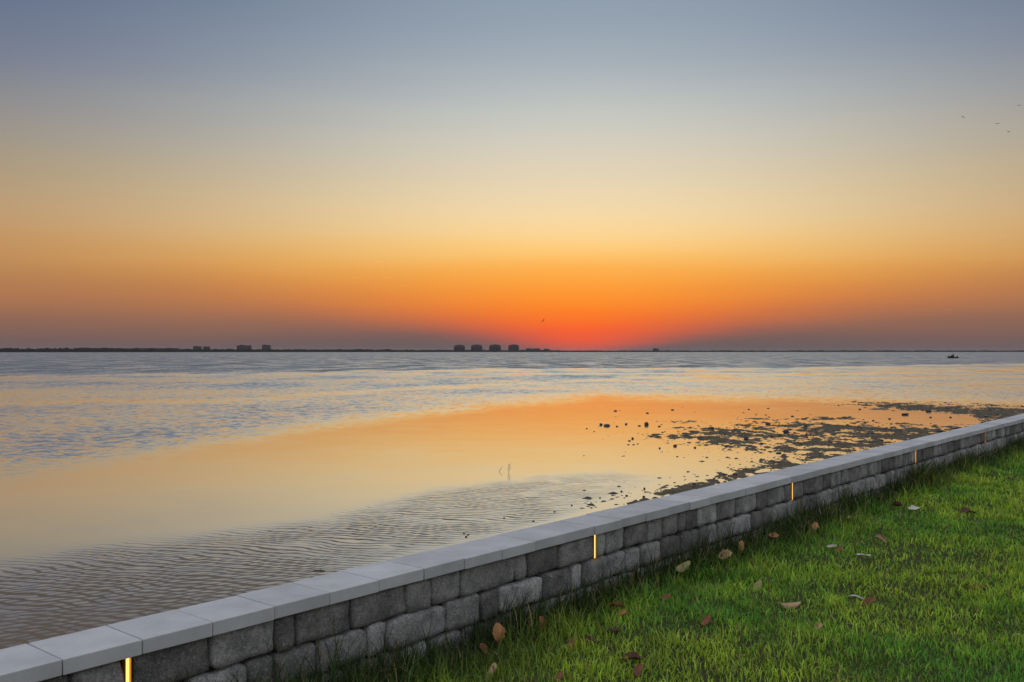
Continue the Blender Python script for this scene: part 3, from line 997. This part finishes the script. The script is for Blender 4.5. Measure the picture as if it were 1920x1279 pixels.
# u, v (centre), length px, colour, tilt towards the camera, turn, curl, label
LEAVES = [
    (934, 1192, 36, 'orange', 62, 80, .5, 'upright orange-brown leaf leaning in the dark grass below the wall'),
    (1017, 1178, 30, 'red', 70, 100, .9, 'dark red curled leaf standing up right of the upright orange leaf'),
    (922, 1260, 34, 'tan', 50, 60, 1.2, 'tan curled leaf at the bottom edge below the upright orange leaf'),
    (907, 1220, 22, 'red', 45, 120, .7, 'small rusty leaf sliver between the upright orange leaf and the tan curled one'),
    (1071, 1207, 26, 'red', 45, 70, .8, 'rust-brown leaf in the grass right of the dark red standing leaf'),
    (1108, 1202, 28, 'dark', 15, 10, .6, 'dark brown leaf sunk in the grass right of the rust-brown leaf'),
    (1157, 1138, 32, 'red', 25, 160, .9, 'folded reddish-brown leaf on top of a small pinkish one'),
    (1167, 1150, 18, 'orange', 45, 30, .5, 'small pinkish-brown leaf tucked under the folded reddish-brown leaf'),
    (1187, 1236, 42, 'dark', 10, 5, .7, 'large flat dark brown leaf in the foreground grass'),
    (1197, 1264, 28, 'red', 45, 60, .6, 'rust-brown leaf just below the large flat dark leaf'),
    (1153, 1182, 30, 'dark', 12, 30, .6, 'blackish leaf half hidden in grass above the large flat dark leaf'),
    (1048, 1276, 22, 'red', 40, 70, .6, 'rusty leaf cut by the bottom edge of the picture'),
    (1247, 1122, 24, 'red', 30, 20, .5, 'dull brown leaf half buried, right of the folded reddish-brown leaf'),
    (1282, 1068, 30, 'olive', 55, 40, .8, 'olive-tan leaf on edge at the dark grass fringe'),
    (1360, 1045, 27, 'tan', 55, 20, .4, 'round pinkish-tan leaf facing the camera at the grass fringe'),
    (1390, 1027, 21, 'orange', 60, 80, .4, 'brown leaf on edge just right of the round pinkish-tan leaf'),
    (1451, 1007, 18, 'orange', 40, 0, .4, 'small brown leaf at the fringe below the third wall light'),
    (1420, 1096, 26, 'olive', 50, 60, .7, 'dull olive-tan leaf beside a dark brown leaf'),
    (1442, 1086, 34, 'dark', 15, 10, .6, 'wide dark brown leaf right of the olive-tan one'),
    (1482, 1133, 42, 'tan', 8, 5, .9, 'pale tan crumpled leaf alone in the middle of the lawn'),
    (1324, 1168, 28, 'red', 35, 60, .9, 'red-brown crumpled leaf left of the pale tan crumpled leaf'),
    (1528, 990, 22, 'orange', 58, 40, .4, 'round orange-brown leaf facing the camera near the wall'),
    (1560, 1027, 18, 'pale', 35, 10, .9, 'pale curled scrap of leaf with a brown leaf beside it'),
    (1574, 1029, 18, 'red', 35, 40, .5, 'brown leaf right beside the pale curled scrap'),
    (1650, 1012, 24, 'tan', 35, 150, 1.4, 'arched tan leaf above the white curled leaf'),
    (1620, 1044, 28, 'pale', 14, 0, 1.5, 'bright white curled leaf lying like a boat on the lawn'),
    (1605, 1114, 32, 'pale', 12, 150, 1.6, 'narrow pale rolled leaf touching a dark red leaf'),
    (1631, 1128, 28, 'red', 45, 30, .6, 'dark red leaf at the end of the narrow pale rolled leaf'),
    (1535, 1174, 18, 'tan', 40, 40, .8, 'small tan leaf bit in the grass, right of centre foreground'),
    (1682, 951, 26, 'dark', 20, 10, 1.2, 'dark hollow curled leaf with a pale rim near the tuft'),
    (1714, 959, 24, 'pale', 22, 10, .9, 'greyish pale leaf right of the dark hollow curled leaf'),
    (1816, 961, 30, 'dark', 14, 5, .7, 'dark brown leaf in the short grass toward the right edge'),
    (1834, 1103, 34, 'red', 14, 5, .8, 'dark reddish leaf lying flat in the right of the lawn'),
    (1910, 1187, 26, 'pale', 18, 140, 1.3, 'narrow greyish leaf at the right edge of the picture'),
    (1596, 977, 20, 'tan', 20, 20, .9, 'small dull tan leaf by the wall fringe above the white curled leaf'),
]
for i, (u, v, L, colr, tilt, turn, curl, lb) in enumerate(LEAVES):
    x, y, z = at(u, v, 0.05)
    dw = NF - (x * ND[0] + y * ND[1])
    zc = 0.022 + 0.080 * math.exp(-(dw / 0.34) ** 2)          # leaves caught on the tall fringe ride higher
    x, y, z = at(u, v, zc + float(gz(np.array(x), np.array(y))))
    ln = L * y / F * (1.02 if tilt >= 30 else 0.98)
    V, Fc = leaf_geom(i + 1, curl, 0.42 if 'narrow' in lb or 'boat' in lb else random.uniform(.58, .85))
    o = mesh('fallen_leaf', [(a * ln, b * ln, c * ln) for a, b, c in V], Fc, LM[colr], None, True)
    mod = o.modifiers.new('thickness', 'SOLIDIFY'); mod.thickness = 0.0009; mod.offset = 0
    o.location = (x, y, float(gz(np.array(x), np.array(y))) + zc - 0.002 + 0.24 * ln * math.sin(R(tilt)))
    o.rotation_euler = (R(tilt), 0, R(turn if tilt < 30 else 0) * (1 if tilt < 30 else 0))
    if tilt >= 30:
        from mathutils import Matrix
        o.rotation_euler = (Matrix.Rotation(R(random.uniform(-25, 25)), 3, 'Z') @ Matrix.Rotation(R(tilt), 3, 'X') @ Matrix.Rotation(R(turn), 3, 'Z')).to_euler()
    tag(o, lb, 'leaf', 'fallen leaves on the lawn')

# ------------------------------------------------------------------ far shore
def shoreY(u):
    return 3000 + np.clip(u, -1500, 3400) / 1920 * 4000 if np.ndim(u) else 3000 + max(-1500, min(3400, u)) / 1920 * 4000


def far_shore():
    us = np.arange(-700, 2700, 1.5)
    D = np.maximum(shoreY(us), 1200)
    # low land
    lay = [(0, -0.7), (4, 0.6), (30, 1.5), (500, 1.5), (520, -0.7)]
    V = []
    for (dd, z) in lay:
        Yd = D + dd
        V.append(np.stack([(us - CU) / F * Yd, Yd, np.full_like(us, z)], -1))
    V = np.concatenate(V)
    o = mesh_np('far_shore', V, grid_faces(len(lay), len(us))[:, ::1], M_LAND)
    tag(o, 'low far shore across the bay', kind='structure')
    # belt of trees: a lumpy canopy with depth
    hpx = 3.6 + 4.0 * np.clip(1 - us / 900, 0, 1)
    hpx = np.where(us > 1050, 2.6, hpx)
    hpx *= 0.50 + 0.75 * fbm(us / 9.0, us * 0 + 3, 4, 0.7)
    hm = hpx * D / F
    V = []
    lay = [(10, 0.0), (12, 0.7), (18, 0.95), (32, 1.0), (46, 0.9), (52, 0.0)]
    for k, (dd, f_) in enumerate(lay):
        Yd = D + dd
        jag = 0.75 + 0.5 * vnoise(us / 2.2 + k * 7.7, us * 0 + k)
        V.append(np.stack([(us - CU) / F * Yd, Yd, 0.8 + hm * f_ * jag], -1))
    o = mesh_np('far_treeline', np.concatenate(V), grid_faces(len(lay), len(us)), M_FAR, smooth=False)
    tag(o, 'dark belt of trees along the far shore', 'trees', kind='stuff')


far_shore()


def building(u0, u1, vtop, label, kind, group):
    uc = (u0 + u1) / 2
    Y = shoreY(uc) + 62
    m_ = Y / F
    W = (u1 - u0) * m_
    H = (660.0 - vtop) * m_
    D = W * 0.8 if kind == 'tower' else max(14, W * 0.35)
    o = empty('tower_block' if kind == 'tower' else 'apartment_block', ((uc - CU) / F * Y, Y, 1.3))
    tag(o, label, 'building', group)
    x0, x1 = -W / 2, W / 2
    if kind == 'tower':
        # body with cut-back shoulders under the roof
        prof = [(x0, 0), (x1, 0), (x1, H * .74), (x1 - W * .045, H * .80), (x1 - W * .045, H * .92), (x0 + W * .045, H * .92), (x0 + W * .045, H * .80), (x0, H * .74)]
        n = len(prof)
        V = [(a, 0, b) for a, b in prof] + [(a, D, b) for a, b in prof]
        Fc = [tuple(range(n)), tuple(range(2 * n - 1, n - 1, -1))] + [(i, i + n, (i + 1) % n + n, (i + 1) % n) for i in range(n)]
        mesh('wall', V, Fc, M_TOWER, o)
        bm_obj('roof', bm_box(x0 + W * .10, x1 - W * .10, D * .05, D * .95, H * .921, H * .985), M_ROOF, o)
        bm_obj('plant_room', bm_box(-W * .12, W * .16, D * .3, D * .7, H * .986, H * 1.05), M_ROOF, o)
        for k in range(1, 9):
            zz = H * .74 * k / 9
            bm_obj('balcony', bm_box(x0 + W * .06, x1 - W * .06, -1.3, -0.02, zz, zz + .9), M_ROOF, o)
    else:
        bm_obj('wall', bm_box(x0, x1, 0, D, 0, H * .90), M_TOWER, o)
        bm_obj('roof', bm_box(x0 - .6, x1 + .6, -.6, D + .6, H * .902, H * .95), M_ROOF, o)
        bm_obj('stair_house', bm_box(x0 + W * .2, x0 + W * .45, D * .3, D * .7, H * .952, H * 1.04), M_ROOF, o)


for (a, b, t, lb) in [(851, 871, 647.5, 'leftmost of the four matching towers left of the sunset glow'),
                      (883, 904, 647.0, 'second from left of the four matching towers by the sunset glow'),
                      (917, 939, 646.8, 'third from left of the four matching towers by the sunset glow'),
                      (953, 973, 646.8, 'rightmost of the four matching towers, closest to the sunset glow')]:
    building(a, b, t, lb, 'tower', 'four matching towers on the far shore')
for (a, b, t, lb) in [(444, 469, 647.5, 'wide slab block, tallest on the left part of the far shore'),
                      (491, 506, 647.0, 'narrow tall block just right of the wide slab on the far shore'),
                      (362, 376, 649.5, 'small block, left one of the close pair left of the wide slab'),
                      (381, 392, 650.0, 'small block, right one of the close pair left of the wide slab'),
                      (138, 180, 652.6, 'longest low block near the left end of the far shore'),
                      (184, 208, 652.8, 'low block just right of the longest low block'),
                      (211, 242, 653.4, 'low block, third in the left row on the far shore'),
                      (247, 270, 653.0, 'low block, fourth in the left row on the far shore'),
                      (273, 304, 653.2, 'low block, fifth in the left row on the far shore'),
                      (308, 332, 653.0, 'low block at the right end of the left row on the far shore'),
                      (986, 1000, 653.6, 'low block first right of the four towers'),
                      (1001, 1013, 653.6, 'low block second right of the four towers'),
                      (1020, 1030, 654.4, 'smallest low block right of the four towers'),
                      (1225, 1235, 653.4, 'lone small block right of the sunset glow')]:
    building(a, b, t, lb, 'slab', 'low blocks on the far shore')

# ------------------------------------------------------------------ birds
def bird(u, v, span_px, Y, roll, wing_up, label, turn=0.0):
    m_ = Y / F * span_px * 0.68
    bm = bmesh.new()
    prof = [(-.42, .01), (-.30, .07), (-.1, .10), (.12, .095), (.28, .06), (.36, .055), (.46, .012)]
    prev = None
    for (yy, r_) in prof:
        ring = [bm.verts.new((math.cos(a) * r_, yy, math.sin(a) * r_ * .9)) for a in [i * math.pi / 4 for i in range(8)]]
        if prev:
            for i in range(8):
                bm.faces.new((prev[i], prev[(i + 1) % 8], ring[(i + 1) % 8], ring[i]))
        else:
            bm.faces.new(ring[::-1])
        prev = ring
    bm.faces.new(prev)
    for sx in (-1, 1):
        pts = [(0.06, .16, -.12, .02), (0.5, .16, -.10, wing_up), (0.78, .08, -.10, wing_up * .9), (1.0, -.08, -.13, wing_up * .55)]
        pv = None
        for (xx, yf, yb, zz) in pts:
            cur = [bm.verts.new((sx * xx, yf, zz + .03)), bm.verts.new((sx * xx, yb, zz)), bm.verts.new((sx * xx, yf, zz - .03))]
            if pv:
                for i in range(3):
                    bm.faces.new((pv[i], pv[(i + 1) % 3], cur[(i + 1) % 3], cur[i]))
            pv = cur
        bm.faces.new(pv)
    bmesh.ops.recalc_face_normals(bm, faces=list(bm.faces))
    o = bm_obj('bird', bm, M_BIRD, None, True)
    o.scale = (m_, m_, m_)
    o.location = at_depth(u, v, Y)
    o.rotation_euler = (R(8), R(roll), R(turn))
    tag(o, label, 'bird', 'birds in flight')


bird(1806, 219.5, 8, 150, 12, .10, 'tiny dark bird in flight, leftmost of the four at upper right', 25)
bird(1870, 232, 9, 160, -4, .05, 'tiny flat-winged bird, second from left of the four at upper right', 15)
bird(1891, 247, 7, 140, 10, .10, 'tiny dark bird in flight, lowest of the four at upper right', 30)
bird(1911, 197.5, 8, 150, -8, .06, 'tiny dark bird in flight, highest of the four at upper right', 10)
bird(1018.5, 602, 8, 130, -38, .35, 'small dark bird flying in the red glow above the skyline', 35)
bird(35, 618, 6, 150, 15, .30, 'small dark bird low over the skyline at the far left', 40)

# ------------------------------------------------------------------ small boat on the bay
x, y, z = at(1785.5, 671.8, WZ)
k_ = y / F
boat = empty('small_boat', (x, y, WZ), R(12))
tag(boat, 'small dark boat with people aboard floating near the right horizon', 'boat')
bm = bmesh.new()
secs = [(-2.2, .78, .45), (-1.0, .92, .45), (.6, .86, .5), (1.7, .45, .62), (2.3, .04, .75)]
prev = None
for (yy, hw_, hh) in secs:
    ring = [bm.verts.new(p) for p in ((-hw_, yy, hh), (-hw_ * .75, yy, .05), (0, yy, -.15), (hw_ * .75, yy, .05), (hw_, yy, hh), (0, yy, hh * .7))]
    if prev:
        for i in range(6):
            bm.faces.new((prev[i], prev[(i + 1) % 6], ring[(i + 1) % 6], ring[i]))
    else:
        bm.faces.new(ring[::-1])
    prev = ring
bm.faces.new(prev)
bmesh.ops.recalc_face_normals(bm, faces=list(bm.faces))
bm_obj('hull', bm, M_HULL, boat)
bm_obj('outboard_motor', bm_box(-.16, .16, -2.6, -2.22, -.1, .75, .06, 2), M_HULL, boat)
bm_obj('console', bm_box(-.35, .25, -.2, .3, .3, 1.0, .06, 2), M_HULL, boat)
bm_obj('bow_rail', bm_box(-.5, .5, 1.2, 1.24, .62, .68), M_HULL, boat)


def seated(px_, py_, lean, label):
    V = {'pel': (0, 0, .48), 'sp': (0, .02, .72), 'ch': (lean * .5, .04, .95), 'nk': (lean * .7, .05, 1.12), 'hd': (lean * .8, .08, 1.26), 'ht': (lean * .8, .08, 1.36),
         'la': (-.2, .05, 1.02), 'le': (-.26, .14, .78), 'lh': (-.14, .32, .70), 'ra': (.2, .05, 1.02), 're': (.26, .14, .78), 'rh': (.14, .32, .70),
         'lp': (-.11, .02, .46), 'lk': (-.13, .42, .50), 'lf': (-.13, .44, .08), 'rp': (.11, .02, .46), 'rk': (.13, .42, .50), 'rf': (.13, .44, .08)}
    rad = {'pel': .15, 'sp': .14, 'ch': .16, 'nk': .06, 'hd': .10, 'ht': .07, 'la': .07, 'le': .05, 'lh': .04, 'ra': .07, 're': .05, 'rh': .04,
           'lp': .10, 'lk': .075, 'lf': .05, 'rp': .10, 'rk': .075, 'rf': .05}
    E = [('pel', 'sp'), ('sp', 'ch'), ('ch', 'nk'), ('nk', 'hd'), ('hd', 'ht'), ('ch', 'la'), ('la', 'le'), ('le', 'lh'), ('ch', 'ra'), ('ra', 're'), ('re', 'rh'),
         ('pel', 'lp'), ('lp', 'lk'), ('lk', 'lf'), ('pel', 'rp'), ('rp', 'rk'), ('rk', 'rf')]
    ks = list(V)
    me = bpy.data.meshes.new('person')
    me.from_pydata([V[q_] for q_ in ks], [(ks.index(a), ks.index(b)) for a, b in E], [])
    me.materials.append(M_HULL)
    o = link(bpy.data.objects.new('person', me))
    md = o.modifiers.new('skin', 'SKIN')
    for i, q_ in enumerate(ks):
        me.skin_vertices[0].data[i].radius = (rad[q_], rad[q_])
    me.skin_vertices[0].data[0].use_root = True
    o.modifiers.new('sub', 'SUBSURF').levels = 1
    ca_, sa_ = math.cos(R(12)), math.sin(R(12))
    o.location = (x + px_ * ca_ - py_ * sa_, y + px_ * sa_ + py_ * ca_, WZ + .12)
    o.rotation_euler = (0, 0, R(12))
    tag(o, label, 'person')


seated(-.55, -1.3, -.06, 'person in dark clothes sitting at the left of the small boat')
seated(.58, .2, .04, 'person in dark clothes sitting at the right of the small boat')

# ------------------------------------------------------------------ evening haze over the bay
m, g_ = new_mat('evening_haze')
pv = g_.n('ShaderNodeVolumePrincipled')
pv.inputs['Color'].default_value = (0.80, 0.78, 0.80, 1)
pv.inputs['Density'].default_value = 2.8e-5
pv.inputs['Anisotropy'].default_value = 0.2
ov = g_.n('ShaderNodeOutputMaterial')
g_.put(ov.inputs['Volume'], pv.outputs[0])
hz_o = bm_obj('haze', bm_box(-36000, 36000, -120, 17000, -2.5, 62), m)
tag(hz_o, 'thin evening haze lying over the bay', 'haze', kind='stuff')
